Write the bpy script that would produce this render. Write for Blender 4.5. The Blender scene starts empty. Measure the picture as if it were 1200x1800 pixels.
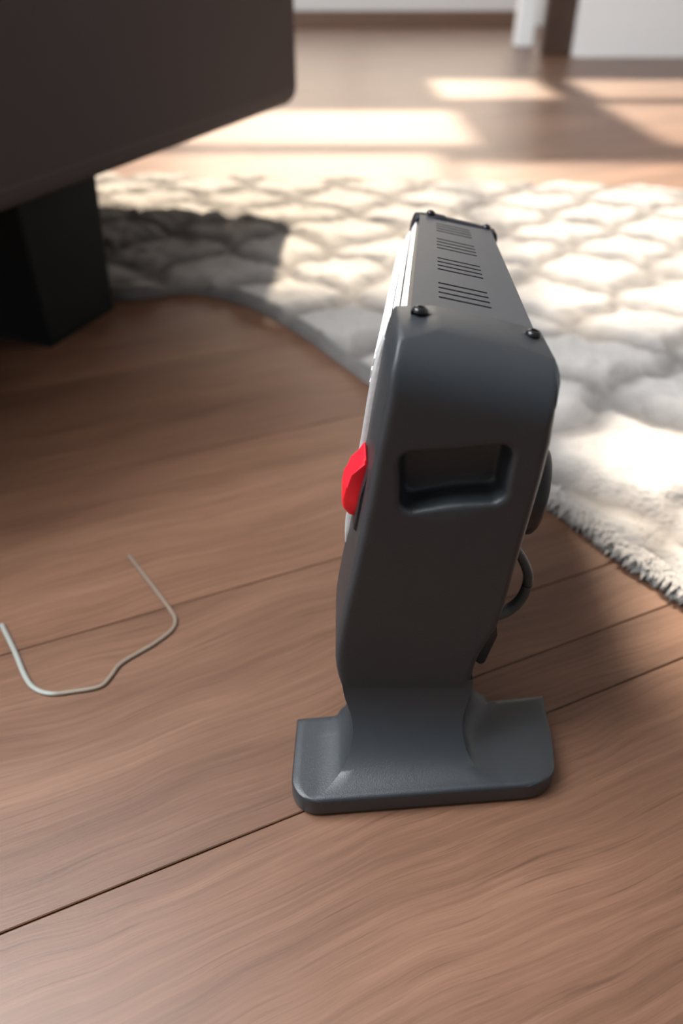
import bpy, bmesh, math, random
from mathutils import Vector, Matrix
random.seed(7)
scene = bpy.context.scene
col = scene.collection

# ------------------------------------------------------------------ camera
FPX, PITCH, CAMH = 1300.0, math.radians(37.0), 0.45
cam_data = bpy.data.cameras.new('camera')
cam_data.sensor_fit = 'VERTICAL'
cam_data.sensor_height = 36.0
cam_data.lens = FPX / 1800 * 36.0
cam_data.clip_start = 0.02
cam_data.dof.use_dof = True
cam_data.dof.focus_distance = 0.445
cam_data.dof.aperture_fstop = 3.8
cam = bpy.data.objects.new('camera', cam_data)
cam.location = (0, 0, CAMH)
cam.rotation_euler = (math.pi / 2 - PITCH, 0, 0)
col.objects.link(cam)
scene.camera = cam

# ------------------------------------------------------------------ world, sun, lamps for assumed windows, overhead fill, exposure
SUN_AZ, SUN_EL = math.radians(2.0), math.radians(46.0)     # azimuth measured from +Y towards +X
SUN_DIR = Vector((math.sin(SUN_AZ) * math.cos(SUN_EL), math.cos(SUN_AZ) * math.cos(SUN_EL), math.sin(SUN_EL)))
CEIL = 2.7
world = bpy.data.worlds.new('world')
scene.world = world
world.use_nodes = True
bg = world.node_tree.nodes['Background']
bg.inputs['Color'].default_value = (0.86, 0.93, 1.0, 1)
bg.inputs['Strength'].default_value = 0.12
sun = bpy.data.lights.new('sun', 'SUN')
sun.energy = 6.8
sun.angle = math.radians(1.6)
sun.color = (1.0, 0.85, 0.66)
sun_o = bpy.data.objects.new('sun', sun)
sun_o.rotation_euler = SUN_DIR.to_track_quat('Z', 'Y').to_euler()
sun_o.location = (0, 4, 6)
col.objects.link(sun_o)

def area(name, loc, target, sx, sy, watts, color=(1, 1, 1)):
    l = bpy.data.lights.new(name, 'AREA')
    l.shape = 'RECTANGLE'; l.size = sx; l.size_y = sy; l.energy = watts; l.color = color
    o = bpy.data.objects.new(name, l)
    o.location = loc
    o.rotation_euler = (Vector(loc) - Vector(target)).to_track_quat('Z', 'Y').to_euler()
    col.objects.link(o)
    return o
# fill lamp added under the closed ceiling, then lamps for windows assumed left and back
area('overhead_fill', (-1.7, 0.5, CEIL - 0.03), (-1.7, 0.5, 0), 2.0, 1.8, 128, (0.92, 0.96, 1.0))
area('assumed_left_window_fill', (-2.72, 2.6, 1.5), (0, 2.6, 1.2), 1.8, 1.6, 50, (0.95, 0.97, 1.0))  # lamp added in the opening of an assumed, unseen window
area('back_wall_fill', (0.1, 6.97, 1.45), (0.1, 0, 1.2), 3.0, 1.7, 24, (1.0, 0.86, 0.70))  # added lamp standing for an assumed window; the wall behind is solid

scene.view_settings.view_transform = 'Standard'
scene.view_settings.look = 'None'
scene.view_settings.gamma = 1.0
scene.view_settings.use_curve_mapping = False
scene.view_settings.exposure = 1.15
scene.cycles.use_denoising = True
scene.cycles.max_bounces = 8

# ------------------------------------------------------------------ helpers
def U(px, py, y=None, z=None):
    """photo pixel -> point, on the plane at depth y or at height z"""
    a, b = (px - 600) / FPX, (py - 900) / FPX
    d = Vector((a, math.cos(PITCH) - b * math.sin(PITCH), -math.sin(PITCH) - b * math.cos(PITCH)))
    k = y / d.y if y is not None else (z - CAMH) / d.z
    return Vector((0, 0, CAMH)) + d * k

def mesh_obj(name, verts, faces, mat, parent=None, smooth=True, sharp=40):
    me = bpy.data.meshes.new(name)
    me.from_pydata([tuple(v) for v in verts], [], faces)
    me.validate()
    bm = bmesh.new(); bm.from_mesh(me)
    bmesh.ops.recalc_face_normals(bm, faces=bm.faces)
    bm.to_mesh(me); bm.free()
    return finish(name, me, mat, parent, smooth, sharp)

def finish(name, me, mat, parent=None, smooth=True, sharp=40):
    if smooth:
        me.shade_smooth()
        me.set_sharp_from_angle(angle=math.radians(sharp))
    if mat: me.materials.append(mat)
    o = bpy.data.objects.new(name, me)
    col.objects.link(o)
    if parent: o.parent = parent
    return o

def bm_obj(name, bm, mat, parent=None, smooth=True, sharp=40):
    me = bpy.data.meshes.new(name)
    bmesh.ops.recalc_face_normals(bm, faces=bm.faces)
    bm.to_mesh(me); bm.free()
    return finish(name, me, mat, parent, smooth, sharp)

def box_bm(x0, x1, y0, y1, z0, z1, bevel=0.0, seg=2):
    bm = bmesh.new()
    bmesh.ops.create_cube(bm, size=1.0)
    for v in bm.verts:
        v.co = Vector((x0 + (v.co.x + .5) * (x1 - x0), y0 + (v.co.y + .5) * (y1 - y0), z0 + (v.co.z + .5) * (z1 - z0)))
    if bevel:
        bmesh.ops.bevel(bm, geom=list(bm.edges), offset=bevel, segments=seg, profile=0.5, affect='EDGES')
    return bm

def prism_bm(poly3, depth_vec, bevel=0.0, seg=2):
    bm = bmesh.new()
    a = [bm.verts.new(p) for p in poly3]
    b = [bm.verts.new(Vector(p) + Vector(depth_vec)) for p in poly3]
    n = len(a)
    bm.faces.new(a); bm.faces.new(b[::-1])
    for i in range(n):
        bm.faces.new((a[i], b[i], b[(i + 1) % n], a[(i + 1) % n]))
    if bevel:
        bmesh.ops.bevel(bm, geom=list(bm.edges), offset=bevel, segments=seg, profile=0.5, affect='EDGES', clamp_overlap=True)
    return bm

def smooth_path(pts, n=8):
    """Catmull-Rom through the points"""
    P = [Vector(p) for p in pts]
    P = [2 * P[0] - P[1]] + P + [2 * P[-1] - P[-2]]
    out = []
    for i in range(1, len(P) - 2):
        for k in range(n):
            t = k / n
            p0, p1, p2, p3 = P[i - 1:i + 3]
            out.append(0.5 * ((2 * p1) + (p2 - p0) * t + (2 * p0 - 5 * p1 + 4 * p2 - p3) * t * t + (3 * p1 - p0 - 3 * p2 + p3) * t ** 3))
    out.append(P[-2])
    return out

def tube(name, path, radius, mat, parent=None, sides=12, flat=1.0):
    verts, faces = [], []
    up = Vector((0, 0, 1))
    n = len(path)
    for i, p in enumerate(path):
        t = (path[min(i + 1, n - 1)] - path[max(i - 1, 0)]).normalized()
        s = t.cross(up)
        if s.length < 1e-4: s = Vector((1, 0, 0))
        s.normalize(); w = s.cross(t)
        r = radius(i / (n - 1)) if callable(radius) else radius
        for k in range(sides):
            a = 2 * math.pi * k / sides
            verts.append(p + s * (math.cos(a) * r) + w * (math.sin(a) * r * flat))
    for i in range(n - 1):
        for k in range(sides):
            faces.append((i * sides + k, i * sides + (k + 1) % sides, (i + 1) * sides + (k + 1) % sides, (i + 1) * sides + k))
    faces.append(tuple(range(sides))); faces.append(tuple((n - 1) * sides + k for k in range(sides)))
    return mesh_obj(name, verts, faces, mat, parent)

def empty(name, loc=(0, 0, 0)):
    o = bpy.data.objects.new(name, None)
    o.location = loc; o.empty_display_size = 0.05
    col.objects.link(o)
    return o

def tag(o, label=None, cat=None, group=None, kind=None):
    if label: o['label'] = label
    if cat: o['category'] = cat
    if group: o['group'] = group
    if kind: o['kind'] = kind
    return o

# ------------------------------------------------------------------ materials
def new_mat(name):
    m = bpy.data.materials.new(name); m.use_nodes = True
    nt = m.node_tree
    return m, nt, nt.nodes['Principled BSDF']

def plain(name, rgb, rough=0.5, metal=0.0, bump=0.0, bscale=400, spec=0.5, vary=0.0, vscale=30):
    m, nt, p = new_mat(name)
    p.inputs['Base Color'].default_value = (*rgb, 1)
    p.inputs['Roughness'].default_value = rough
    p.inputs['Metallic'].default_value = metal
    p.inputs['Specular IOR Level'].default_value = spec
    geo = nt.nodes.new('ShaderNodeNewGeometry')
    if vary:
        n = nt.nodes.new('ShaderNodeTexNoise'); n.inputs['Scale'].default_value = vscale; n.inputs['Detail'].default_value = 6
        nt.links.new(geo.outputs['Position'], n.inputs['Vector'])
        r = nt.nodes.new('ShaderNodeMix'); r.data_type = 'RGBA'
        r.inputs['A'].default_value = (*[c * (1 - vary) for c in rgb], 1)
        r.inputs['B'].default_value = (*[min(1, c * (1 + vary)) for c in rgb], 1)
        nt.links.new(n.outputs['Fac'], r.inputs['Factor'])
        nt.links.new(r.outputs['Result'], p.inputs['Base Color'])
    if bump:
        n = nt.nodes.new('ShaderNodeTexNoise'); n.inputs['Scale'].default_value = bscale; n.inputs['Detail'].default_value = 3
        nt.links.new(geo.outputs['Position'], n.inputs['Vector'])
        b = nt.nodes.new('ShaderNodeBump'); b.inputs['Strength'].default_value = bump; b.inputs['Distance'].default_value = 0.001
        nt.links.new(n.outputs['Fac'], b.inputs['Height'])
        nt.links.new(b.outputs['Normal'], p.inputs['Normal'])
    return m

PLANK_ANG = math.atan2(0.407, 0.914)
def wood(name, joints=False):
    m, nt, p = new_mat(name)
    N, L = nt.nodes.new, nt.links.new
    geo = N('ShaderNodeNewGeometry')
    mp = N('ShaderNodeMapping'); mp.inputs['Rotation'].default_value = (0, 0, -PLANK_ANG)
    L(geo.outputs['Position'], mp.inputs['Vector'])
    oi = N('ShaderNodeObjectInfo')
    off = N('ShaderNodeVectorMath'); off.operation = 'MULTIPLY_ADD'
    comb = N('ShaderNodeCombineXYZ'); L(oi.outputs['Random'], comb.inputs['X']); L(oi.outputs['Random'], comb.inputs['Z'])
    L(comb.outputs[0], off.inputs[0]); off.inputs[1].default_value = (3.7, 0, 9.1); L(mp.outputs[0], off.inputs[2])
    # slow wavy distortion so the grain swings
    wn = N('ShaderNodeTexNoise'); wn.inputs['Scale'].default_value = 5.0; wn.inputs['Detail'].default_value = 2
    L(off.outputs[0], wn.inputs['Vector'])
    ws = N('ShaderNodeVectorMath'); ws.operation = 'MULTIPLY_ADD'; ws.inputs[1].default_value = (0, 0.045, 0)
    L(wn.outputs['Color'], ws.inputs[0]); L(off.outputs[0], ws.inputs[2])
    def streak(scale, sx, sy, detail, rough=0.6):
        sm = N('ShaderNodeMapping'); sm.inputs['Scale'].default_value = (sx, sy, 1)
        L(ws.outputs[0], sm.inputs['Vector'])
        t = N('ShaderNodeTexNoise'); t.inputs['Scale'].default_value = scale; t.inputs['Detail'].default_value = detail
        t.inputs['Roughness'].default_value = rough
        L(sm.outputs[0], t.inputs['Vector'])
        return t.outputs['Fac']
    broad = streak(2.6, 0.7, 5.0, 4)
    fine = streak(11.0, 0.7, 26.0, 9, 0.75)
    pore = streak(16.0, 0.8, 36.0, 3, 0.5)
    cr = N('ShaderNodeValToRGB')
    e = cr.color_ramp.elements
    e[0].position = 0.28; e[0].color = (0.055, 0.026, 0.0155, 1)
    e[1].position = 0.72; e[1].color = (0.222, 0.121, 0.077, 1)
    x = e.new(0.5); x.color = (0.136, 0.069, 0.042, 1)
    mx = N('ShaderNodeMath'); mx.operation = 'MULTIPLY_ADD'; mx.inputs[1].default_value = 0.45
    L(fine, mx.inputs[0])
    m2 = N('ShaderNodeMath'); m2.operation = 'MULTIPLY'; m2.inputs[1].default_value = 0.55; L(broad, m2.inputs[0])
    L(m2.outputs[0], mx.inputs[2]); L(mx.outputs[0], cr.inputs['Fac'])
    pr = N('ShaderNodeMapRange'); pr.inputs['From Min'].default_value = 0.60; pr.inputs['From Max'].default_value = 0.70
    pr.inputs['To Min'].default_value = 1.0; pr.inputs['To Max'].default_value = 0.74
    L(pore, pr.inputs['Value'])
    tone = N('ShaderNodeMapRange'); tone.inputs['To Min'].default_value = 0.90; tone.inputs['To Max'].default_value = 1.08
    L(oi.outputs['Random'], tone.inputs['Value'])
    k = N('ShaderNodeMath'); k.operation = 'MULTIPLY'; L(pr.outputs[0], k.inputs[0]); L(tone.outputs[0], k.inputs[1])
    fac = k.outputs[0]
    if joints:
        br = N('ShaderNodeTexBrick'); br.inputs['Scale'].default_value = 1.0
        br.inputs['Brick Width'].default_value = 1.1; br.inputs['Row Height'].default_value = 0.115
        br.inputs['Mortar Size'].default_value = 0.002
        br.inputs['Color1'].default_value = (1, 1, 1, 1); br.inputs['Color2'].default_value = (0.82, 0.82, 0.82, 1); br.inputs['Mortar'].default_value = (0.35, 0.35, 0.35, 1)
        L(mp.outputs[0], br.inputs['Vector'])
        k2 = N('ShaderNodeMath'); k2.operation = 'MULTIPLY'; L(fac, k2.inputs[0]); L(br.outputs['Color'], k2.inputs[1]); fac = k2.outputs[0]
    vm = N('ShaderNodeVectorMath'); vm.operation = 'SCALE'; L(cr.outputs['Color'], vm.inputs[0]); L(fac, vm.inputs['Scale'])
    L(vm.outputs[0], p.inputs['Base Color'])
    p.inputs['Specular IOR Level'].default_value = 0.32
    rr = N('ShaderNodeMapRange'); rr.inputs['To Min'].default_value = 0.30; rr.inputs['To Max'].default_value = 0.46
    L(fine, rr.inputs['Value']); L(rr.outputs[0], p.inputs['Roughness'])
    b = N('ShaderNodeBump'); b.inputs['Strength'].default_value = 0.25; b.inputs['Distance'].default_value = 0.0006
    L(fine, b.inputs['Height']); L(b.outputs['Normal'], p.inputs['Normal'])
    return m

def fabric(name, rgb):
    m, nt, p = new_mat(name)
    N, L = nt.nodes.new, nt.links.new
    tc = N('ShaderNodeTexCoord')
    w1 = N('ShaderNodeTexWave'); w1.bands_direction = 'Z'; w1.inputs['Scale'].default_value = 160
    w2 = N('ShaderNodeTexWave'); w2.bands_direction = 'Y'; w2.inputs['Scale'].default_value = 160
    for w in (w1, w2): L(tc.outputs['Object'], w.inputs['Vector'])
    mu = N('ShaderNodeMath'); mu.operation = 'ADD'; L(w1.outputs['Fac'], mu.inputs[0]); L(w2.outputs['Fac'], mu.inputs[1])
    mr = N('ShaderNodeMapRange'); mr.inputs['From Max'].default_value = 2; mr.inputs['To Min'].default_value = 0.75; mr.inputs['To Max'].default_value = 1.25
    L(mu.outputs[0], mr.inputs['Value'])
    vm = N('ShaderNodeVectorMath'); vm.operation = 'SCALE'; vm.inputs[0].default_value = rgb; L(mr.outputs[0], vm.inputs['Scale'])
    L(vm.outputs[0], p.inputs['Base Color'])
    p.inputs['Roughness'].default_value = 0.95; p.inputs['Specular IOR Level'].default_value = 0.2
    b = N('ShaderNodeBump'); b.inputs['Strength'].default_value = 0.4; b.inputs['Distance'].default_value = 0.001
    L(mu.outputs[0], b.inputs['Height']); L(b.outputs['Normal'], p.inputs['Normal'])
    return m

def rug_material(name):
    m, nt, p = new_mat(name)
    N, L = nt.nodes.new, nt.links.new
    at = N('ShaderNodeAttribute'); at.attribute_name = 'yarn'
    mix = N('ShaderNodeMix'); mix.data_type = 'RGBA'
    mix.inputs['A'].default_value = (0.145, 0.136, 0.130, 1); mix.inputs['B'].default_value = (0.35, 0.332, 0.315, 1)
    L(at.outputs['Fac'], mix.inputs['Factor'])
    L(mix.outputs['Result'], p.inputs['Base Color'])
    p.inputs['Roughness'].default_value = 1.0; p.inputs['Specular IOR Level'].default_value = 0.1
    geo = N('ShaderNodeNewGeometry')
    n = N('ShaderNodeTexNoise'); n.inputs['Scale'].default_value = 170; n.inputs['Detail'].default_value = 6
    L(geo.outputs['Position'], n.inputs['Vector'])
    b = N('ShaderNodeBump'); b.inputs['Strength'].default_value = 0.7; b.inputs['Distance'].default_value = 0.004
    L(n.outputs['Fac'], b.inputs['Height']); L(b.outputs['Normal'], p.inputs['Normal'])
    return m

M = dict(
    wood=wood('oak_plank'), wood_far=wood('oak_floor', True),
    wall=plain('wall_paint', (0.72, 0.71, 0.70), 0.9, bump=0.1, bscale=120),
    ceiling=plain('ceiling_paint', (0.75, 0.74, 0.72), 0.9),
    trim=plain('white_trim', (0.78, 0.79, 0.80), 0.5),
    shadow_gap=plain('brown_skirting', (0.16, 0.09, 0.06), 0.6, vary=0.2),
    door_wood=plain('dark_walnut', (0.045, 0.022, 0.014), 0.5, vary=0.3, vscale=12),
    brass=plain('brass', (0.55, 0.36, 0.14), 0.35, metal=1.0),
    plastic=plain('charcoal_plastic', (0.021, 0.025, 0.029), 0.40, bump=0.25, bscale=1500, spec=0.5, vary=0.10, vscale=60),
    plastic_dark=plain('black_plastic', (0.014, 0.014, 0.016), 0.4),
    plate=plain('grey_sheet_steel', (0.046, 0.049, 0.054), 0.5, metal=0.15, bump=0.08, bscale=900, vary=0.08, vscale=40),
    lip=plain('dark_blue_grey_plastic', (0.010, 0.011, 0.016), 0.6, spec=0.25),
    screw=plain('black_screw', (0.02, 0.02, 0.022), 0.25, metal=0.6),
    chrome=plain('bright_steel', (0.80, 0.81, 0.82), 0.28, metal=0.85),
    white_bar=plain('white_enamel_bar', (0.70, 0.70, 0.69), 0.3),
    frame=plain('satin_steel_trim', (0.45, 0.46, 0.46), 0.4, metal=0.3, vary=0.25, vscale=300),
    red=plain('red_switch_plastic', (0.80, 0.012, 0.025), 0.35),
    cord=plain('grey_rubber_cord', (0.030, 0.036, 0.036), 0.55),
    fabric=fabric('charcoal_upholstery', (0.070, 0.056, 0.055)),
    sofa_leg=plain('black_stained_wood', (0.007, 0.007, 0.007), 0.8, spec=0.2, vary=0.3, vscale=25),
    rug=rug_material('shag_yarn'),
)

# ------------------------------------------------------------------ floor of planks
def fv(t, n, z=0.0):      # plank coordinates (along, across) -> world
    c, s = math.cos(PLANK_ANG), math.sin(PLANK_ANG)
    return Vector((t * c - n * s, t * s + n * c, z))

Y0, Y1, X0, X1 = -1.6, 7.0, -2.8, 3.4
def sub_floor():
    v = [(X0, Y0, -0.006), (X1, Y0, -0.006), (X1, Y1, -0.006), (X0, Y1, -0.006),
         (X0, Y0, -0.06), (X1, Y0, -0.06), (X1, Y1, -0.06), (X0, Y1, -0.06)]
    return mesh_obj('floor', v, [(0, 1, 2, 3), (4, 7, 6, 5), (0, 4, 5, 1), (1, 5, 6, 2), (2, 6, 7, 3), (3, 7, 4, 0)], M['shadow_gap'], smooth=False)
floor = tag(sub_floor(), 'warm brown oak plank floor with dark seams', kind='structure')

def clip_poly(poly, a, b, c):          # keep a*x + b*y <= c
    out = []
    for i in range(len(poly)):
        p, q = poly[i], poly[(i + 1) % len(poly)]
        dp, dq = a * p[0] + b * p[1] - c, a * q[0] + b * q[1] - c
        if dp <= 0: out.append(p)
        if dp * dq < 0:
            t = dp / (dp - dq); out.append((p[0] + (q[0] - p[0]) * t, p[1] + (q[1] - p[1]) * t))
    return out

PN = 0
def plank(t0, t1, n0, n1, ymax=3.2):
    global PN
    g = 0.0005 if n0 < 0.45 else 0.0002      # tight, well-laid joints
    e = 0.00015
    poly = [fv(t0 + e, n0 + g), fv(t1 - e, n0 + g), fv(t1 - e, n1 - g), fv(t0 + e, n1 - g)]
    poly = [(p.x, p.y) for p in poly]
    for a, b, c in ((1, 0, X1), (-1, 0, -X0), (0, 1, ymax), (0, -1, -(-0.6))):
        poly = clip_poly(poly, a, b, c)
        if len(poly) < 3: return
    cx = sum(p[0] for p in poly) / len(poly); cy = sum(p[1] for p in poly) / len(poly)
    ch = 0.0007 if n0 < 0.45 else 0.0003
    v, f = [], []
    n = len(poly)
    # chamfered top: inset each corner towards the middle by a fixed amount
    top = []
    for i in range(n):
        p = Vector(poly[i]); a = (Vector(poly[i - 1]) - p).normalized(); b = (Vector(poly[(i + 1) % n]) - p).normalized()
        s = abs(a.x * b.y - a.y * b.x)
        top.append(p + (a + b) * (ch / max(s, 0.2)))
    v += [(p[0] - cx, p[1] - cy, -0.0055) for p in poly] + [(p[0] - cx, p[1] - cy, -0.0006) for p in poly] + [(p[0] - cx, p[1] - cy, 0) for p in top]
    for i in range(n):
        j = (i + 1) % n
        f.append((i, j, n + j, n + i)); f.append((n + i, n + j, 2 * n + j, 2 * n + i))
    f.append(tuple(range(2 * n, 3 * n))); f.append(tuple(range(n - 1, -1, -1)))
    o = mesh_obj('plank', v, f, M['wood'], floor, smooth=False)
    o.location = (cx, cy, 0)
    PN += 1

def row(n0, n1, joints):
    for a, b in zip(joints[:-1], joints[1:]): plank(a, b, n0, n1)

row(0.02, 0.257, (-1.9, -0.82, 0.75, 1.9, 3.1))
row(-0.21, 0.02, (-1.9, -0.45, 0.95, 2.2))
row(-0.44, -0.21, (-1.5, 0.1, 1.3))
row(-0.67, -0.44, (-1.2, -0.1, 1.0))
# this row splits into two narrower strips behind the heater's foot
row(0.257, 0.482, (-2.2, -0.95, 0.235))
row(0.257, 0.308, (0.235, 1.31, 2.5)); row(0.308, 0.372, (0.235, 1.05, 2.6)); row(0.372, 0.482, (0.235, 1.25, 2.5))
n = 0.482; k = 0
while n < 3.6:
    w = 0.236
    s = -3.2 + (0.35 if k == 1 else (k * 0.47 + 0.62) % 1.2)
    row(n, n + w, [s + 1.2 * i for i in range(7)])
    n += w; k += 1
# farther off the single boards can no longer be told apart
tag(mesh_obj('far_boards', [(X0, 3.2, -0.0055), (X1, 3.2, -0.0055), (X1, Y1, -0.0055), (X0, Y1, -0.0055),
    (X0, 3.2, 0), (X1, 3.2, 0), (X1, Y1, 0), (X0, Y1, 0)],
    [(4, 5, 6, 7), (0, 1, 5, 4), (1, 2, 6, 5), (2, 3, 7, 6), (3, 0, 4, 7)], M['wood_far'], floor, smooth=False), kind='stuff')

# ------------------------------------------------------------------ walls, ceiling with openings shaped for the sun patches
def struct(name, bm, mat, label=None):
    return tag(bm_obj(name, bm, mat, smooth=False), label, kind='structure')
struct('wall_back', box_bm(X0, X1, Y1, Y1 + 0.12, 0, CEIL), M['wall'])
bm = bmesh.new()
for (a, b, c, d) in ((-1.46, -1.40, 0.54, 2.36), (1.60, 1.66, 0.54, 2.36), (-1.40, 1.60, 0.54, 0.60), (-1.40, 1.60, 2.30, 2.36), (0.07, 0.13, 0.60, 2.30)):
    t = box_bm(a, b, Y1 - 0.06, Y1, c, d)
    me = bpy.data.meshes.new('tmp'); t.to_mesh(me); t.free(); bm.from_mesh(me); bpy.data.meshes.remove(me)
struct('assumed_window_frame', bm, M['trim'])  # unseen frame added around the back lamp, with no opening behind it
struct('baseboard_back', box_bm(X0, 1.45, Y1 - 0.03, Y1, 0, 0.10), M['shadow_gap'])
# low white partition on the right, with a dark wooden post at its end and a white post behind
struct('wall_right', box_bm(1.29, X1, 4.75, 4.87, 0, 0.95), M['wall'])
struct('wall_side', box_bm(X1, X1 + 0.12, Y0, Y1 + 0.12, 0, CEIL), M['wall'])
struct('trim_1', box_bm(1.06, 1.165, 5.30, 5.42, 0, 0.95, 0.01), M['trim'], 'white square post against the far wall')
struct('trim_2', box_bm(1.12, 1.285, 4.86, 4.92, 0, 0.95, 0.005), M['door_wood'], 'dark brown wooden post at the end of the white partition')
# left wall with an unseen tall window opening, assumed for the side lamp
def wall_with_hole(name, x0, x1, ya, yb, hy0, hy1, hz0, hz1):
    bm = bmesh.new()
    for (a, b, c, d) in ((ya, hy0, 0, CEIL), (hy1, yb, 0, CEIL), (hy0, hy1, 0, hz0), (hy0, hy1, hz1, CEIL)):
        t = box_bm(x0, x1, a, b, c, d)
        me = bpy.data.meshes.new('tmp'); t.to_mesh(me); t.free(); bm.from_mesh(me); bpy.data.meshes.remove(me)
    return struct(name, bm, M['wall'])
wall_with_hole('wall_left', X0 - 0.12, X0, Y0, Y1 + 0.12, 1.7, 3.5, 0.7, 2.3)

# patches of sun wanted on the floor (x0, x1, y0, y1) -> unseen ceiling openings invented for them, along the sun's direction
SHIFT = CEIL / math.tan(SUN_EL)
PATCHES = [(-1.5, 0.27, 1.13, 2.30), (0.31, 1.60, 1.00, 2.18), (0.27, 0.95, 0.36, 0.74),
           (-0.60, 0.40, 2.42, 3.02), (0.40, 0.86, 3.30, 3.85), (1.02, 1.70, 3.30, 3.85), (0.98, 1.70, 2.42, 3.18)]
sx, sy = math.sin(SUN_AZ) * SHIFT, math.cos(SUN_AZ) * SHIFT
OPEN = [(a + sx, b + sx, c + sy, d + sy) for a, b, c, d in PATCHES]
xs = sorted({X0, X1} | {v for o in OPEN for v in o[:2]}); ys = sorted({Y0, Y1} | {v for o in OPEN for v in o[2:]})
bm = bmesh.new()
for i in range(len(xs) - 1):
    for j in range(len(ys) - 1):
        cx, cy = (xs[i] + xs[i + 1]) / 2, (ys[j] + ys[j + 1]) / 2
        if any(o[0] < cx < o[1] and o[2] < cy < o[3] for o in OPEN): continue
        for z in (CEIL, CEIL + 0.02):
            bm.faces.new([bm.verts.new(p) for p in ((xs[i], ys[j], z), (xs[i + 1], ys[j], z), (xs[i + 1], ys[j + 1], z), (xs[i], ys[j + 1], z))])
bmesh.ops.remove_doubles(bm, verts=bm.verts, dist=1e-5)
struct('ceiling', bm, M['ceiling'])

# ------------------------------------------------------------------ sofa
SOFA_Z = 0.20
A = U(531, 183, z=SOFA_Z); B = U(0, 390, z=SOFA_Z)
sd = (A - B); sd.z = 0; sd.normalize()                    # along the visible side, away from the camera
sn = Vector((-sd.y, sd.x, 0))                             # into the sofa, to the left
sofa = empty('sofa', (A.x, A.y, 0))
sofa.rotation_euler = (0, 0, math.atan2(sd.y, sd.x))      # local x runs along the side towards the far corner
tag(sofa, 'dark charcoal fabric sofa on black block legs, beside the rug', 'sofa')
def sofa_box(name, x0, x1, y0, y1, z0, z1, bev, mat, seg=4):
    return bm_obj(name, box_bm(x0, x1, y0, y1, z0, z1, bev, seg), mat, sofa)
LEN = 1.42
sofa_box('arm', -LEN, 0, 0, 0.20, SOFA_Z, 0.82, 0.035, M['fabric'])
sofa_box('base', -LEN + 0.02, -0.02, 0.201, 1.30, SOFA_Z + 0.01, 0.36, 0.02, M['fabric'])
sofa_box('seat_cushion', -LEN + 0.02, -0.24, 0.203, 1.29, 0.362, 0.50, 0.04, M['fabric'])
sofa_box('backrest', -0.235, -0.02, 0.203, 1.29, 0.362, 0.80, 0.05, M['fabric'])
def sofa_leg(cx, cy, top=0.070, bot=0.060):
    v = []
    for z, h in ((0, bot), (0.01, bot + 0.0005), (SOFA_Z + 0.005, top)):
        v += [(cx - h, cy - h, z), (cx + h, cy - h, z), (cx + h, cy + h, z), (cx - h, cy + h, z)]
    bm = bmesh.new(); vs = [bm.verts.new(p) for p in v]
    for l in range(2):
        for i in range(4):
            j = (i + 1) % 4; bm.faces.new((vs[l * 4 + i], vs[l * 4 + j], vs[l * 4 + 4 + j], vs[l * 4 + 4 + i]))
    bm.faces.new(vs[:4][::-1]); bm.faces.new(vs[8:])
    bmesh.ops.bevel(bm, geom=[e for e in bm.edges if abs(e.verts[0].co.z - e.verts[1].co.z) > 0.05], offset=0.006, segments=3, profile=0.5, affect='EDGES')
    bm_obj('leg', bm, M['sofa_leg'], sofa)
lw = U(192, 540, z=0) - A; lw.z = 0
lx = lw.dot(sd) - 0.060
sofa_leg(lx - 0.02, 0.125, 0.086, 0.078)
sofa_leg(-LEN + 0.1, 0.075)
sofa_leg(lx, 1.2)
sofa_leg(-LEN + 0.1, 1.2)

# ------------------------------------------------------------------ rug
near_px = [(190, 522), (330, 514), (430, 535), (520, 582), (640, 668), (800, 772), (970, 884), (1085, 968), (1200, 1046)]
near_pts = [U(a, b, z=0.004) for a, b in near_px]
near_pts = [Vector((-1.25, 1.62, 0)), Vector((-0.85, 1.47, 0)), Vector((-0.58, 1.34, 0))] + near_pts + [Vector((0.44, 0.28, 0)), Vector((0.53, 0.15, 0))]
far_pts = [Vector((-1.30, 1.98, 0)), Vector((-0.6, 1.97, 0)), Vector((0.0, 1.94, 0)), Vector((0.45, 1.90, 0)), Vector((0.85, 1.80, 0)), Vector((1.45, 1.40, 0))]
def resample(path, n):
    d = [0.0]
    for a, b in zip(path[:-1], path[1:]): d.append(d[-1] + (b - a).length)
    out, k = [], 0
    for i in range(n):
        t = d[-1] * i / (n - 1)
        while k < len(d) - 2 and d[k + 1] < t: k += 1
        u = (t - d[k]) / max(d[k + 1] - d[k], 1e-9)
        out.append(path[k].lerp(path[k + 1], u))
    return out
RN, RM = 420, 240
c_near = resample(smooth_path(near_pts, 10), RN); c_far = resample(smooth_path(far_pts, 10), RN)
from mathutils import noise
def trellis(x, y):
    """0 on the grey lattice lines, 1 inside the pale ogee cells"""
    w, h = 0.215, 0.23
    u, v = x / w, y / h
    u += 0.20 * noise.noise((x * 4, y * 4, 0)) + 0.10 * noise.noise((x * 14, y * 14, 3))
    v += 0.16 * noise.noise((x * 4, y * 4, 7)) + 0.08 * noise.noise((x * 14, y * 14, 9))
    # lattice of two crossing families with a swelling S-curve
    a = (u + v) ; b = (u - v)
    a += 0.07 * math.sin(2 * math.pi * b); b += 0.07 * math.sin(2 * math.pi * a)
    da = abs((a % 1.0) - 0.5) * 2; db = abs((b % 1.0) - 0.5) * 2
    m = max(da, db)                      # 1 on the lines
    t = (1.0 - m) / 0.42
    return max(0.0, min(1.0, t))
verts, yarn = [], []
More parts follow.
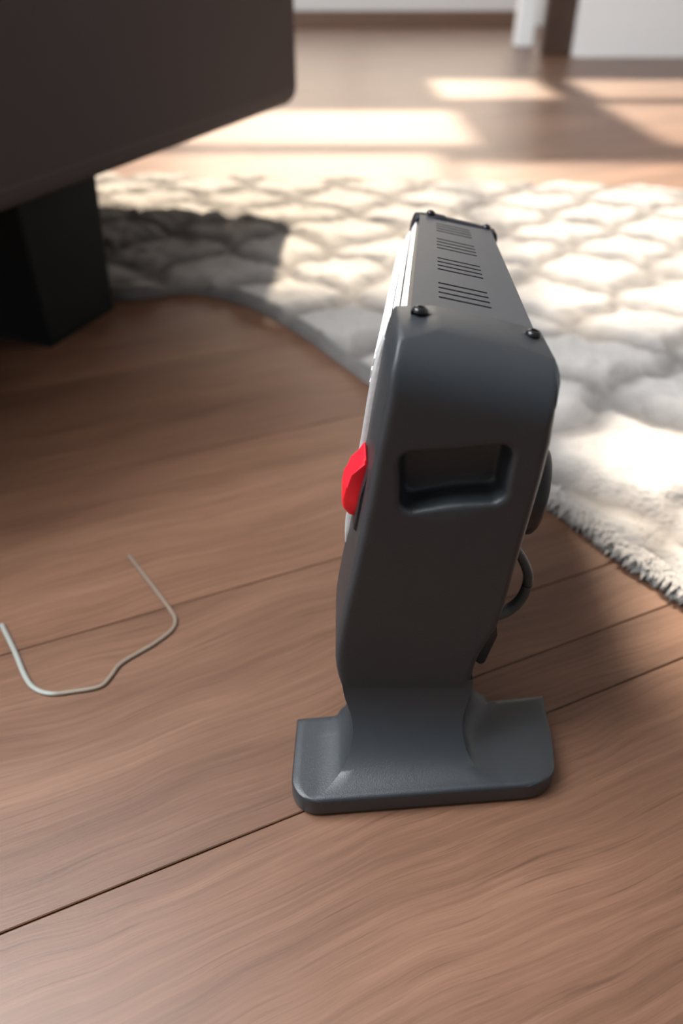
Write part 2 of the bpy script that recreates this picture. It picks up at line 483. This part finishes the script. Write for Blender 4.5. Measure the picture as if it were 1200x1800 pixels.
for j in range(RM):
    t = j / (RM - 1)
    for i in range(RN):
        p = c_near[i].lerp(c_far[i], t ** 1.0)
        c = trellis(p.x, p.y)
        edge = min(1.0, min(t * 60, (1 - t) * 40, i / 5, (RN - 1 - i) / 5))
        n1 = noise.noise((p.x * 55, p.y * 55, 1.0)); n2 = noise.noise((p.x * 140, p.y * 140, 4.0))
        z = 0.0015 + edge ** 0.5 * (0.010 + 0.010 * (c * c * (3 - 2 * c)) + 0.0030 * n1 + 0.0012 * n2 + 0.005 * noise.noise((p.x * 22, p.y * 22, 8.0)))
        verts.append((p.x, p.y, max(z, 0.001)))
        if t < 0.014 and p.x < 0.06: c = 0.0                     # shadow under the edge by the sofa, painted into the yarn colour
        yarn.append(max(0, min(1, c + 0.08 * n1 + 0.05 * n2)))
faces = [(j * RN + i, j * RN + i + 1, (j + 1) * RN + i + 1, (j + 1) * RN + i) for j in range(RM - 1) for i in range(RN - 1)]
def yarn_attr(o, vals):
    a = o.data.attributes.new('yarn', 'FLOAT', 'POINT'); a.data.foreach_set('value', vals)
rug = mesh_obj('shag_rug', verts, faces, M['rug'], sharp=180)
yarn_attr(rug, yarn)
tag(rug, 'cream and grey shag rug with a trellis pattern, lying on the oak floor', 'rug')
# pile: loose yarn ends hanging over the near edge
pv, pf, pyarn = [], [], []
for q in range(26000):
    i = random.randint(150, RN - 2)
    if c_near[i].x < 0.06: continue
    a = c_near[i].lerp(c_near[i + 1], random.random()); out = (c_near[i] - c_far[i]).normalized()
    p = a + out * random.uniform(-0.016, 0.001); p.z = random.uniform(0.003, 0.013)
    k = len(pv); L_ = random.uniform(0.005, 0.014)
    ang = random.gauss(0, 0.6); d = Vector((out.x * math.cos(ang) - out.y * math.sin(ang), out.x * math.sin(ang) + out.y * math.cos(ang), 0))
    s = Vector((-d.y, d.x, 0)) * 0.0020
    mid = p + d * L_ * 0.6 + Vector((0, 0, 0.002)); tip = p + d * L_; tip.z = max(0.0008, p.z - 0.004)
    pv.extend([p - s, p + s, mid + s, mid - s, tip]); pf.extend([(k, k + 1, k + 2, k + 3), (k + 3, k + 2, k + 4)])
    g = 0.95 + random.uniform(-.15, .15); pyarn.extend([g] * 5)
me = bpy.data.meshes.new('pile'); me.from_pydata([tuple(v) for v in pv], [], pf)
pile = finish('pile', me, M['rug'], rug, sharp=180)
yarn_attr(pile, pyarn)
tag(pile, kind='stuff')

# ------------------------------------------------------------------ heater
YF = 0.315            # front plane of the near end cap
YB = 0.372            # back of the near end cap
FARK, FARZ, FARDX = 0.872, 0.931, 0.0308   # the far end as seen: x -> x*K + DX, z -> z*Z
YMIR = 0.933          # the far foot is the near foot mirrored, y -> YMIR - y
heater = empty('electric_heater', (0.05, 0.31, 0))
tag(heater, 'charcoal plastic electric heater with red switch standing on its flared foot', 'heater')
def hpart(o):          # children keep world coordinates of their meshes
    o.parent = heater
    o.matrix_parent_inverse = Matrix.Translation(-Vector(heater.location))
    return o
def hp(name, verts, faces, mat, sharp=40, smooth=True):
    return hpart(mesh_obj(name, verts, faces, mat, None, smooth, sharp))

left = [U(a, b, y=0.322) for a, b in ((686, 650), (674, 710), (660, 780), (648, 850), (634, 920), (620, 985), (603, 1060), (591, 1120), (589, 1150), (593, 1172), (604, 1200), (614, 1224))]
right = [U(a, b, y=0.322) for a, b in ((976, 700), (965, 770), (950, 830), (930, 900), (912, 960), (893, 1030), (872, 1094), (842, 1136), (828, 1168), (818, 1200), (808, 1232))]
TL, TR = (0.0285, 0.3090), (0.1045, 0.2930)
outline = [TL] + [(p.x, p.z) for p in left] + [(0.0105, 0.036), (0.0785, 0.036)] + [(p.x, p.z) for p in reversed(right)] + [(0.1068, 0.2860), TR]
# rec: the grip recess
rec_c = (0.0590, 0.2330)
rec_q = [(0.0262, 0.2508), (0.0892, 0.2566), (0.0890, 0.2170), (0.0290, 0.2090)]
def round_poly(q, r, seg=8):
    out = []
    n = len(q)
    for i in range(n):
        p = Vector(q[i]); a = (Vector(q[i - 1]) - p).normalized(); b = (Vector(q[(i + 1) % n]) - p).normalized()
        half = a.angle(b) / 2; d = r / math.tan(half); c = p + (a + b).normalized() * (r / math.sin(half))
        s, e = p + a * d - c, p + b * d - c
        for k in range(seg + 1):
            v = s.lerp(e, k / seg).normalized() * r; out.append(tuple(c + v))
    return out
def star(poly, c, ang):
    d = (math.cos(ang), math.sin(ang)); best = None
    for i in range(len(poly)):
        p, q = poly[i], poly[(i + 1) % len(poly)]
        ex, ey = q[0] - p[0], q[1] - p[1]
        den = d[0] * ey - d[1] * ex
        if abs(den) < 1e-12: continue
        t = ((p[0] - c[0]) * ey - (p[1] - c[1]) * ex) / den
        s = ((p[0] - c[0]) * d[1] - (p[1] - c[1]) * d[0]) / den
        if t > 0 and -1e-9 <= s <= 1 + 1e-9 and (best is None or t > best): best = t
    return (c[0] + d[0] * best, c[1] + d[1] * best)
def soften(poly, it=1, keep=()):
    for _ in range(it):
        out = []
        for i in range(len(poly)):
            p, q = Vector(poly[i]), Vector(poly[(i + 1) % len(poly)])
            out += [tuple(p.lerp(q, .25)), tuple(p.lerp(q, .75))]
        poly = out
    return poly
outline_s = soften(outline, 1)
def seg_dist(p, a, b):
    ax, ay = b[0] - a[0], b[1] - a[1]
    t = max(0, min(1, ((p[0] - a[0]) * ax + (p[1] - a[1]) * ay) / (ax * ax + ay * ay)))
    return math.hypot(p[0] - a[0] - ax * t, p[1] - a[1] - ay * t)
side_l = [TL] + [(p.x, p.z) for p in left]; side_r = [(p.x, p.z) for p in right]; side_r = [TR] + side_r
def line_top(p):       # distance below the line TL-TR
    ax, ay = TR[0] - TL[0], TR[1] - TL[1]
    return ((p[0] - TL[0]) * ay - (p[1] - TL[1]) * ax) / math.hypot(ax, ay)
RT, RS = 0.030, 0.0050
def face_y(p):
    d = max(0.0, line_top(p)); a = b = 0.0
    if d < RT: a = RT - math.sqrt(max(0, RT * RT - (RT - d) ** 2))
    ds = min(min(seg_dist(p, u, w) for u, w in zip(s[:-1], s[1:])) for s in (side_l, side_r))
    if ds < RS: b = (RS - math.sqrt(max(0, RS * RS - (RS - ds) ** 2))) * max(0.0, min(1.0, (p[1] - 0.06) / 0.05))
    return YF + min(math.hypot(a, b), YB - YF - 0.004)
def build_cap():
    N = 240
    rim = round_poly(rec_q, 0.0085)
    angs = [2 * math.pi * (i + 0.5) / N for i in range(N)]
    O = [star(outline_s, rec_c, a) for a in angs]; I = [star(rim, rec_c, a) for a in angs]
    rings = []
    def inset(k, y):      # ring towards the recess centre by k
        r = []
        for (x, z) in I:
            d = math.hypot(x - rec_c[0], z - rec_c[1]); f = (d - k) / d
            r.append((rec_c[0] + (x - rec_c[0]) * f, y, rec_c[1] + (z - rec_c[1]) * f))
        return r
    rings.append([(rec_c[0] + (x - rec_c[0]) * 0.4, YF + 0.0175, rec_c[1] + 0.002 + (z - rec_c[1]) * 0.4) for x, z in I])
    rings += [inset(0.0080, YF + 0.0175), inset(0.0062, YF + 0.0168), inset(0.0050, YF + 0.0145), inset(0.0040, YF + 0.009), inset(0.0032, YF + 0.0036), inset(0.0026, YF + 0.0016), inset(0.0014, YF + 0.0004), inset(0.0, YF)]
    for t in (0.06, 0.14, 0.24, 0.34, 0.44, 0.54, 0.62, 0.69, 0.75, 0.80, 0.845, 0.88, 0.91, 0.935, 0.955, 0.97, 0.982, 0.992, 1.0):
        r = []
        for (a, b) in zip(I, O):
            p = (a[0] + (b[0] - a[0]) * t, a[1] + (b[1] - a[1]) * t)
            r.append((p[0], face_y(p), p[1]))
        rings.append(r)
    rings.append([(b[0], YB - 0.002, b[1]) for b in O])
    rings.append([(b[0] + (rec_c[0] - b[0]) * 0.012, YB, b[1] + (rec_c[1] - b[1]) * 0.012) for b in O])
    verts = [p for r in rings for p in r]; faces = []
    for k in range(len(rings) - 1):
        for i in range(N):
            j = (i + 1) % N; faces.append((k * N + i, k * N + j, (k + 1) * N + j, (k + 1) * N + i))
    faces.append(tuple(range(N))); faces.append(tuple((len(rings) - 1) * N + i for i in range(N)))
    return verts, faces
cap_v, cap_f = build_cap()
hp('end_cap', cap_v, cap_f, M['plastic'], sharp=50)
def far_map(p):
    pull = 0.004 + 0.012 * max(0.0, min(1.0, (0.300 - p[2]) / 0.10)) if p[0] < 0.055 else 0.0
    return ((p[0] + pull) * FARK + FARDX, 0.598 + (YB - p[1]) * 0.35, p[2] * FARZ)
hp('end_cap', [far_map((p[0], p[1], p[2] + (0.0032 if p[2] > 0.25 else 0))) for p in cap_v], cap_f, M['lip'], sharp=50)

# foot: a loft from the near edge to the far edge; wings, concave fillets, and the front sweep between two ridges
def interp(tab, s):
    for (a, va), (b, vb) in zip(tab[:-1], tab[1:]):
        if s <= b:
            u = (s - a) / (b - a); return va + (vb - va) * u
    return tab[-1][1]
def cubic(tab, s):
    xs = [t[0] for t in tab]; n = len(tab)
    k = max(i for i in range(n - 1) if s >= xs[i] - 1e-9) if s > xs[0] else 0
    def sl(i):
        if i == 0: return (tab[1][1] - tab[0][1]) / (xs[1] - xs[0])
        if i == n - 1: return (tab[-1][1] - tab[-2][1]) / (xs[-1] - xs[-2])
        return (tab[i + 1][1] - tab[i - 1][1]) / (xs[i + 1] - xs[i - 1])
    h = xs[k + 1] - xs[k]; u = min(1, max(0, (s - xs[k]) / h))
    return (tab[k][1] * (2 * u ** 3 - 3 * u * u + 1) + tab[k + 1][1] * (3 * u * u - 2 * u ** 3) + h * sl(k) * (u ** 3 - 2 * u * u + u) + h * sl(k + 1) * (u ** 3 - u * u))
FT, FH = 0.0180, 0.058
def yn(x): return 0.2661 + 0.084 * (x + 0.0149)
def yfar(x): return 0.3310 + 0.118 * (x + 0.031)
RLX = [(0, -0.0175), (0.2, -0.0075), (0.4, 0.0008), (0.65, 0.0066), (0.86, 0.0068), (1.0, 0.0005)]
RRX = [(0, 0.1065), (0.2, 0.0955), (0.4, 0.0870), (0.65, 0.0816), (0.86, 0.0805), (1.0, 0.0850)]
def zs_(s): return FT + FH * (1 - math.sqrt(max(0.0, 1 - s * s)))
def build_foot():
    E = 0.003
    # slices: (s along the sweep, k behind the sweep, distance from the nearer end for the edge rounding)
    sl = [(0.0, 0, 0.0), (0.010, 0, 0.0006), (0.028, 0, 0.0014), (0.06, 0, E)]
    sl += [(math.sin(math.radians(a)), 0, E) for a in [5 + 85 * i / 34 for i in range(35)]]
    sl += [(1.0, k, E) for k in (0.2, 0.45, 0.7)] + [(1.0, 0.84, E), (1.0, 0.93, 0.0014), (1.0, 0.97, 0.0006), (1.0, 1.0, 0.0)]
    rows = []
    for s, k, de in sl:
        cut_e = E - math.sqrt(max(0.0, E * E - (E - de) ** 2))      # how far the edge is rounded down here
        rc = 0.020; d = 0.049 * s + 0.02 * k
        cut = rc - math.sqrt(max(0.0, rc * rc - (rc - min(d, rc)) ** 2))
        v = 0.76 * s + 0.24 * k
        xl, xr = -0.0335 + cut + 0.002 * v, 0.1415 - cut + 0.006 * v
        def wing(xo, sgn, tab):
            x0 = tab[0][1] + (0 if k == 0 else ((-0.0120 if sgn > 0 else 0.1230) - tab[0][1]) * k * k * (3 - 2 * k))
            if (x0 - (xo + sgn * (E + 0.0005))) * sgn < 0: x0 = xo + sgn * (E + 0.0005)
            pts = [(xo, 0.0032), (xo, 0.006), (xo, FT - E), (xo + sgn * E * 0.3, FT - E * 0.3), (xo + sgn * E, FT)]
            for q in range(1, 5): pts.append((xo + sgn * E + (x0 - xo - sgn * E) * q / 4, FT))
            # behind the sweep the wing rises to the column in a wider hollow
            xc, xf, hh, xt = (0.0060, -0.0120, 0.020, 0.0005) if sgn > 0 else (0.0895, 0.1230, 0.027, 0.0850)
            for q in range(1, 17):
                th = math.asin(s) * q / 16; t = math.sin(th)
                x, z = cubic(tab, t), zs_(t)
                if k > 0:
                    if q <= 12: a_ = q / 12 * math.pi / 2; x2, z2 = xf + (xc - xf) * math.sin(a_), FT + hh * (1 - math.cos(a_))
                    else: x2, z2 = xc + (xt - xc) * (q - 12) / 4, FT + hh + (FH - hh) * (q - 12) / 4
                    kk = k * k * (3 - 2 * k); x, z = x + (x2 - x) * kk, z + (z2 - z) * kk
                elif (x - x0) * sgn < 0: x = x0 + sgn * 0.00005 * q
                pts.append((x, z))
            return pts
        lp, rp = wing(xl, 1, RLX), wing(xr, -1, RRX)
        a, b = lp[-1], rp[-1]
        mid = [(a[0] + (b[0] - a[0]) * q / 10, a[1] + (b[1] - a[1]) * q / 10) for q in range(1, 10)]
        row_ = []
        for x, z in lp + mid + rp[::-1]:
            if z > FT - E and cut_e > 0 and (s < 0.5 or z < FT + 0.004): z = min(z, FT) - cut_e * (1.0 if z >= FT - 1e-6 else 0.3)
            y = yn(x) + (YF + 0.0003 - yn(x)) * s if k == 0 else YF + 0.0003 + (yfar(x) - YF - 0.0003) * k
            row_.append((x, y, max(z, 0.0032)))
        rows.append(row_)
    n = len(rows[0])
    verts = [p for r in rows for p in r]; faces = []
    for q in range(len(rows) - 1):
        for i in range(n - 1): faces.append((q * n + i, q * n + i + 1, (q + 1) * n + i + 1, (q + 1) * n + i))
        faces.append((q * n + n - 1, q * n, (q + 1) * n, (q + 1) * n + n - 1))
    faces.append(tuple(range(n))); faces.append(tuple((len(rows) - 1) * n + i for i in range(n)))
    return verts, faces
foot_v, foot_f = build_foot()
hp('foot', foot_v, foot_f, M['plastic'], sharp=38)
hp('foot', [((p[0] - 0.054) * 0.76 + 0.092, YMIR - p[1], p[2]) for p in foot_v], foot_f, M['plastic'], sharp=38)

# thin rubber pads under both feet
pad = [(-0.024, yn(-0.024) + 0.010), (-0.016, yn(-0.016) + 0.005), (0.124, yn(0.124) + 0.005), (0.133, yn(0.133) + 0.012), (0.138, yfar(0.138) - 0.004), (-0.028, yfar(-0.028) - 0.004)]
hpart(bm_obj('rubber_pad', prism_bm([(x, y, 0.0) for x, y in pad], (0, 0, 0.0034)), M['plastic_dark'], smooth=False))
hpart(bm_obj('rubber_pad', prism_bm([((x - 0.054) * 0.76 + 0.092, YMIR - y, 0.0) for x, y in pad], (0, 0, 0.0034)), M['plastic_dark'], smooth=False))

# housing between the caps (open front filled by reflector and bars)
PLN, PRN = Vector((0.0349, 0.358, 0.3074)), Vector((0.1000, 0.358, 0.2934))
PLF, PRF = Vector((0.0612, 0.602, 0.2880)), Vector((0.1177, 0.602, 0.2760))
def prof_left(z):       # x of the near cap's left side at height z
    pts = sorted([(p.z, p.x) for p in left] + [(TL[1], TL[0])])
    return interp(pts, max(z, pts[0][0]))
def prof_right(z):
    pts = sorted([(p.z, p.x) for p in right] + [(TR[1], TR[0])])
    return interp(pts, max(z, pts[0][0]))
def sect(y, pts):       # map a near-profile point to depth y
    u = (y - 0.358) / (0.602 - 0.358)
    return [(x * (1 + (FARK - 1) * u) + FARDX * u, y, z * (1 + (FARZ - 1) * u)) for x, z in pts]
zs = [0.075 + (0.290 - 0.075) * i / 14 for i in range(15)]
back_pts = [(prof_right(z) - 0.006, z) for z in zs]
in_pts = [(prof_left(z) + 0.016, z) for z in zs]
hv, hf = [], []
prof = in_pts + [(0.040, 0.3035), (0.0975, 0.2905)] + back_pts[::-1]
n = len(prof)
for y in (0.360, 0.44, 0.52, 0.600): hv += sect(y, prof)
for k in range(3):
    for i in range(n):
        j = (i + 1) % n; hf.append((k * n + i, k * n + j, (k + 1) * n + j, (k + 1) * n + i))
hf.append(tuple(range(n))); hf.append(tuple(3 * n + i for i in range(n)))
hp('housing', hv, hf, M['plastic_dark'], sharp=30)
# white slatted front: thin slats standing proud of a black backing, bowed out and folded in to the top plate
def front_x(z):
    f = max(0.0, min(1.0, (z - 0.270) / (0.3050 - 0.270)))
    return (prof_left(z) - 0.0004 - 0.0050 * max(0.0, min(1.0, (z - 0.215) / 0.05))) * (1 - f ** 2) + 0.0325 * f ** 2
rv, rf = [], []
rz = [0.118 + (0.3045 - 0.118) * i / 16 for i in range(17)]
for y in (0.3725, 0.598):
    rv += sect(y, [(front_x(z) + 0.0007, z) for z in rz])
    rv += sect(y, [(front_x(z) + 0.0030, z) for z in rz])
m_ = 17
for i in range(16):
    rf.append((i, i + 1, 2 * m_ + i + 1, 2 * m_ + i)); rf.append((m_ + i, m_ + i + 1, 3 * m_ + i + 1, 3 * m_ + i))
rf += [(0, m_, 3 * m_, 2 * m_), (m_ - 1, 2 * m_ - 1, 4 * m_ - 1, 3 * m_ - 1)]
for o_ in (0, 2 * m_):
    for i in range(m_ - 1): rf.append((o_ + i, o_ + i + 1, o_ + m_ + i + 1, o_ + m_ + i))
hp('grille_backing', rv, rf, M['plastic_dark'])
NB = 25
for i in range(NB):
    z = 0.130 + (0.3015 - 0.130) * i / (NB - 1)
    h = 0.0024
    v = []
    for y in (0.3728, 0.597):
        v += sect(y, [(front_x(z - h), z - h), (front_x(z - h) + 0.0007, z - h), (front_x(z + h) + 0.0007, z + h), (front_x(z + h), z + h)])
    hp('grille_slat', v, [(0, 1, 5, 4), (1, 2, 6, 5), (2, 3, 7, 6), (3, 0, 4, 7), (0, 3, 2, 1), (4, 5, 6, 7)], M['white_bar'], smooth=False)

# slotted top plate: a real sheet with openings and folded edges
def plate_pt(a, b, drop=0.0):
    p = PLN.lerp(PRN, a).lerp(PLF.lerp(PRF, a), b)
    return (p.x, p.y, p.z - drop)
slots = []
for c0, step in ((0.135, 0.038), (0.375, 0.037), (0.60, 0.036), (0.815, 0.034)):
    for q in range(4): slots.append((c0 + q * step - 0.0055, c0 + q * step + 0.0055))
bs = sorted([0.0, 1.0] + [v for s in slots for v in s]); as_ = [0.0, 0.225, 0.685, 1.0]
pv2, pf2, idx = [], [], {}
def vtx(a, b, d):
    key = (round(a, 5), round(b, 5), d)
    if key not in idx: idx[key] = len(pv2); pv2.append(plate_pt(a, b, d))
    return idx[key]
T = 0.0022
for i in range(3):
    for j in range(len(bs) - 1):
        a0, a1, b0, b1 = as_[i], as_[i + 1], bs[j], bs[j + 1]
        hole = i == 1 and any(abs(b0 - s[0]) < 1e-6 for s in slots)
        if not hole:
            pf2.append((vtx(a0, b0, 0), vtx(a1, b0, 0), vtx(a1, b1, 0), vtx(a0, b1, 0)))
            pf2.append((vtx(a0, b0, T), vtx(a0, b1, T), vtx(a1, b1, T), vtx(a1, b0, T)))
        else:
            for (p, q) in (((a0, b0), (a1, b0)), ((a1, b0), (a1, b1)), ((a1, b1), (a0, b1)), ((a0, b1), (a0, b0))):
                pf2.append((vtx(*p, 0), vtx(*q, 0), vtx(*q, T), vtx(*p, T)))
for j in range(len(bs) - 1):
    for a in (0.0, 1.0): pf2.append((vtx(a, bs[j], 0), vtx(a, bs[j + 1], 0), vtx(a, bs[j + 1], T), vtx(a, bs[j], T)))
hp('top_plate', pv2, pf2, M['plate'], smooth=False)
# folded side skirt of the plate on the back side
sk = [plate_pt(1, 0), plate_pt(1, 1)]
v = []
for p in sk: v += [(p[0] - 0.002, p[1], p[2] - 0.0005), (p[0] + 0.0006, p[1], p[2] - 0.0005), (p[0] + 0.003, p[1], p[2] - 0.05), (p[0] + 0.0005, p[1], p[2] - 0.05)]
hp('plate_skirt', v, [(0, 1, 5, 4), (1, 2, 6, 5), (2, 3, 7, 6), (3, 0, 4, 7), (0, 3, 2, 1), (4, 5, 6, 7)], M['plate'], smooth=False)

# screws on the caps
def screw(c, nrm, r=0.0042, h=0.0026):
    bm = bmesh.new()
    q = Vector(nrm).to_track_quat('Z', 'Y').to_matrix().to_4x4()
    vs = []
    for k, (rr, z) in enumerate(((1.0, -0.001), (1.0, 0.3), (0.86, 0.7), (0.55, 1.0), (0.45, 1.0), (0.40, 0.6))):
        vs.append([bm.verts.new(Matrix.Translation(c) @ q @ Vector((math.cos(a) * r * rr, math.sin(a) * r * rr, h * z))) for a in [2 * math.pi * i / 16 for i in range(16)]])
    for a, b in zip(vs[:-1], vs[1:]):
        for i in range(16): bm.faces.new((a[i], a[(i + 1) % 16], b[(i + 1) % 16], b[i]))
    bm.faces.new(vs[0][::-1]); bm.faces.new(vs[-1])
    hpart(bm_obj('screw', bm, M['screw']))
tn = Vector((0.206, 0.0, 0.978)).normalized()
def top_line(x): return TL[1] + (TR[1] - TL[1]) * (x - TL[0]) / (TR[0] - TL[0])
for x, y in ((0.0395, 0.3585), (0.0985, 0.3585)):
    screw(Vector((x, y, top_line(x) - 0.0004)), tn)
for x in (0.041, 0.0965):
    p = far_map((x, 0.355, top_line(x) + 0.0032)); screw(Vector(p) - tn * 0.0006, tn, 0.0036)

# satin trim strip on the front edge of the near cap
tp = [(x, z) for x, z in [(prof_left(z), z) for z in [0.150 + 0.138 * i / 20 for i in range(21)]]]
tv, tf = [], []
for i, (x, z) in enumerate(tp):
    e = math.sin(math.pi * min(1, (i + 0.4) / 3, (20.4 - i) / 3) / 2)
    w = 0.0028 * e
    for (xx, yy) in ((x + 0.001, 0.3655), (x - w * 0.6, 0.366), (x - w, 0.3672), (x - w, 0.3722), (x + 0.001, 0.3722), (x + 0.003, 0.3680)):
        tv.append((xx, yy, z))
for i in range(20):
    for k in range(6): tf.append((i * 6 + k, i * 6 + (k + 1) % 6, (i + 1) * 6 + (k + 1) % 6, (i + 1) * 6 + k))
tf.append(tuple(range(6))); tf.append(tuple(120 + k for k in range(6)))
hp('front_trim', tv, tf, M['frame'])

# red rocker switch in its black bezel
def px_poly(pts, y): return [U(a, b, y=y) for a, b in pts]
hpart(bm_obj('switch_bezel', prism_bm(px_poly([(650, 818), (655, 830), (638, 905), (628, 938), (620, 930), (634, 870)], 0.333), (0, 0.034, 0), 0.0008), M['plastic_dark']))
hpart(bm_obj('switch', prism_bm(px_poly([(642, 806), (650, 822), (645, 850), (637, 884), (628, 909), (613, 906), (602, 893), (600, 878), (605, 856), (622, 838)], 0.340), (0, 0.020, 0), 0.0016, 3), M['red']))
tag([o for o in bpy.data.objects if o.name == 'switch'][0], 'bright red rocker switch')
hpart(bm_obj('indicator_stud', prism_bm(px_poly([(617, 818), (624, 812), (628, 828), (620, 836), (616, 828)], 0.3655), (0, 0.006, 0), 0.0006), M['plastic_dark']))

# round knob on the back side
def disc(name, c, axis, prof, mat, seg=48):
    q = Vector(axis).normalized().to_track_quat('Z', 'Y').to_matrix().to_4x4(); bm = bmesh.new(); vs = []
    for r, z in prof: vs.append([bm.verts.new(Matrix.Translation(c) @ q @ Vector((math.cos(a) * r, math.sin(a) * r, z))) for a in [2 * math.pi * i / seg for i in range(seg)]])
    for a, b in zip(vs[:-1], vs[1:]):
        for i in range(seg): bm.faces.new((a[i], a[(i + 1) % seg], b[(i + 1) % seg], b[i]))
    bm.faces.new(vs[0][::-1]); bm.faces.new(vs[-1])
    return hpart(bm_obj(name, bm, mat))
kc = U(938, 856, y=0.352)
disc('knob', kc - Vector((0.008, 0, 0)), (1, -0.10, -0.12), [(0.026, -0.004), (0.027, 0.006), (0.0265, 0.009), (0.0245, 0.011), (0.010, 0.0118), (0.006, 0.0118)], M['plastic_dark'])

# supply cord looping out of the back and its clip
cp = [U(a, b, y=yy) for a, b, yy in ((880, 935, 0.350), (902, 960, 0.350), (919, 985, 0.351), (928, 1015, 0.352), (918, 1048, 0.352), (896, 1070, 0.350), (868, 1080, 0.346), (835, 1082, 0.345))]
hpart(tube('supply_cord', smooth_path(cp, 8), lambda t: 0.0029 + 0.0022 * t * t, M['cord']))
hpart(bm_obj('cord_clip', prism_bm(px_poly([(850, 1085), (873, 1090), (875, 1118), (852, 1166), (843, 1169), (834, 1163), (836, 1140)], 0.335), (0, 0.016, 0), 0.0012), M['plastic_dark']))

# ------------------------------------------------------------------ loose wire on the floor
wp = [(3, 1098), (25, 1143), (44, 1188), (60, 1209), (88, 1219), (130, 1215), (176, 1206), (194, 1189), (214, 1165), (268, 1133), (301, 1108), (308, 1089), (298, 1070), (262, 1022), (226, 976)]
R_ = 0.0021
path = smooth_path([U(a, b, z=R_ * 0.75) for a, b in wp], 8)
wire = tube('loose_wire', path, lambda t: R_ * (0.95 - 0.18 * t), None, sides=10, flat=0.8)
m, nt, p = new_mat('pale_wire_sheath')
geo = nt.nodes.new('ShaderNodeNewGeometry'); sep = nt.nodes.new('ShaderNodeSeparateXYZ'); nt.links.new(geo.outputs['Position'], sep.inputs[0])
mr = nt.nodes.new('ShaderNodeMapRange'); mr.inputs['From Min'].default_value = -0.222; mr.inputs['From Max'].default_value = -0.215
nt.links.new(sep.outputs['X'], mr.inputs['Value'])
mx = nt.nodes.new('ShaderNodeMix'); mx.data_type = 'RGBA'
mx.inputs['A'].default_value = (0.25, 0.265, 0.24, 1); mx.inputs['B'].default_value = (0.175, 0.135, 0.10, 1)
nt.links.new(mr.outputs[0], mx.inputs['Factor']); nt.links.new(mx.outputs['Result'], p.inputs['Base Color'])
p.inputs['Roughness'].default_value = 0.5
wire.data.materials.clear(); wire.data.materials.append(m)
tag(wire, 'thin pale bent wire lying loose on the floor', 'wire')
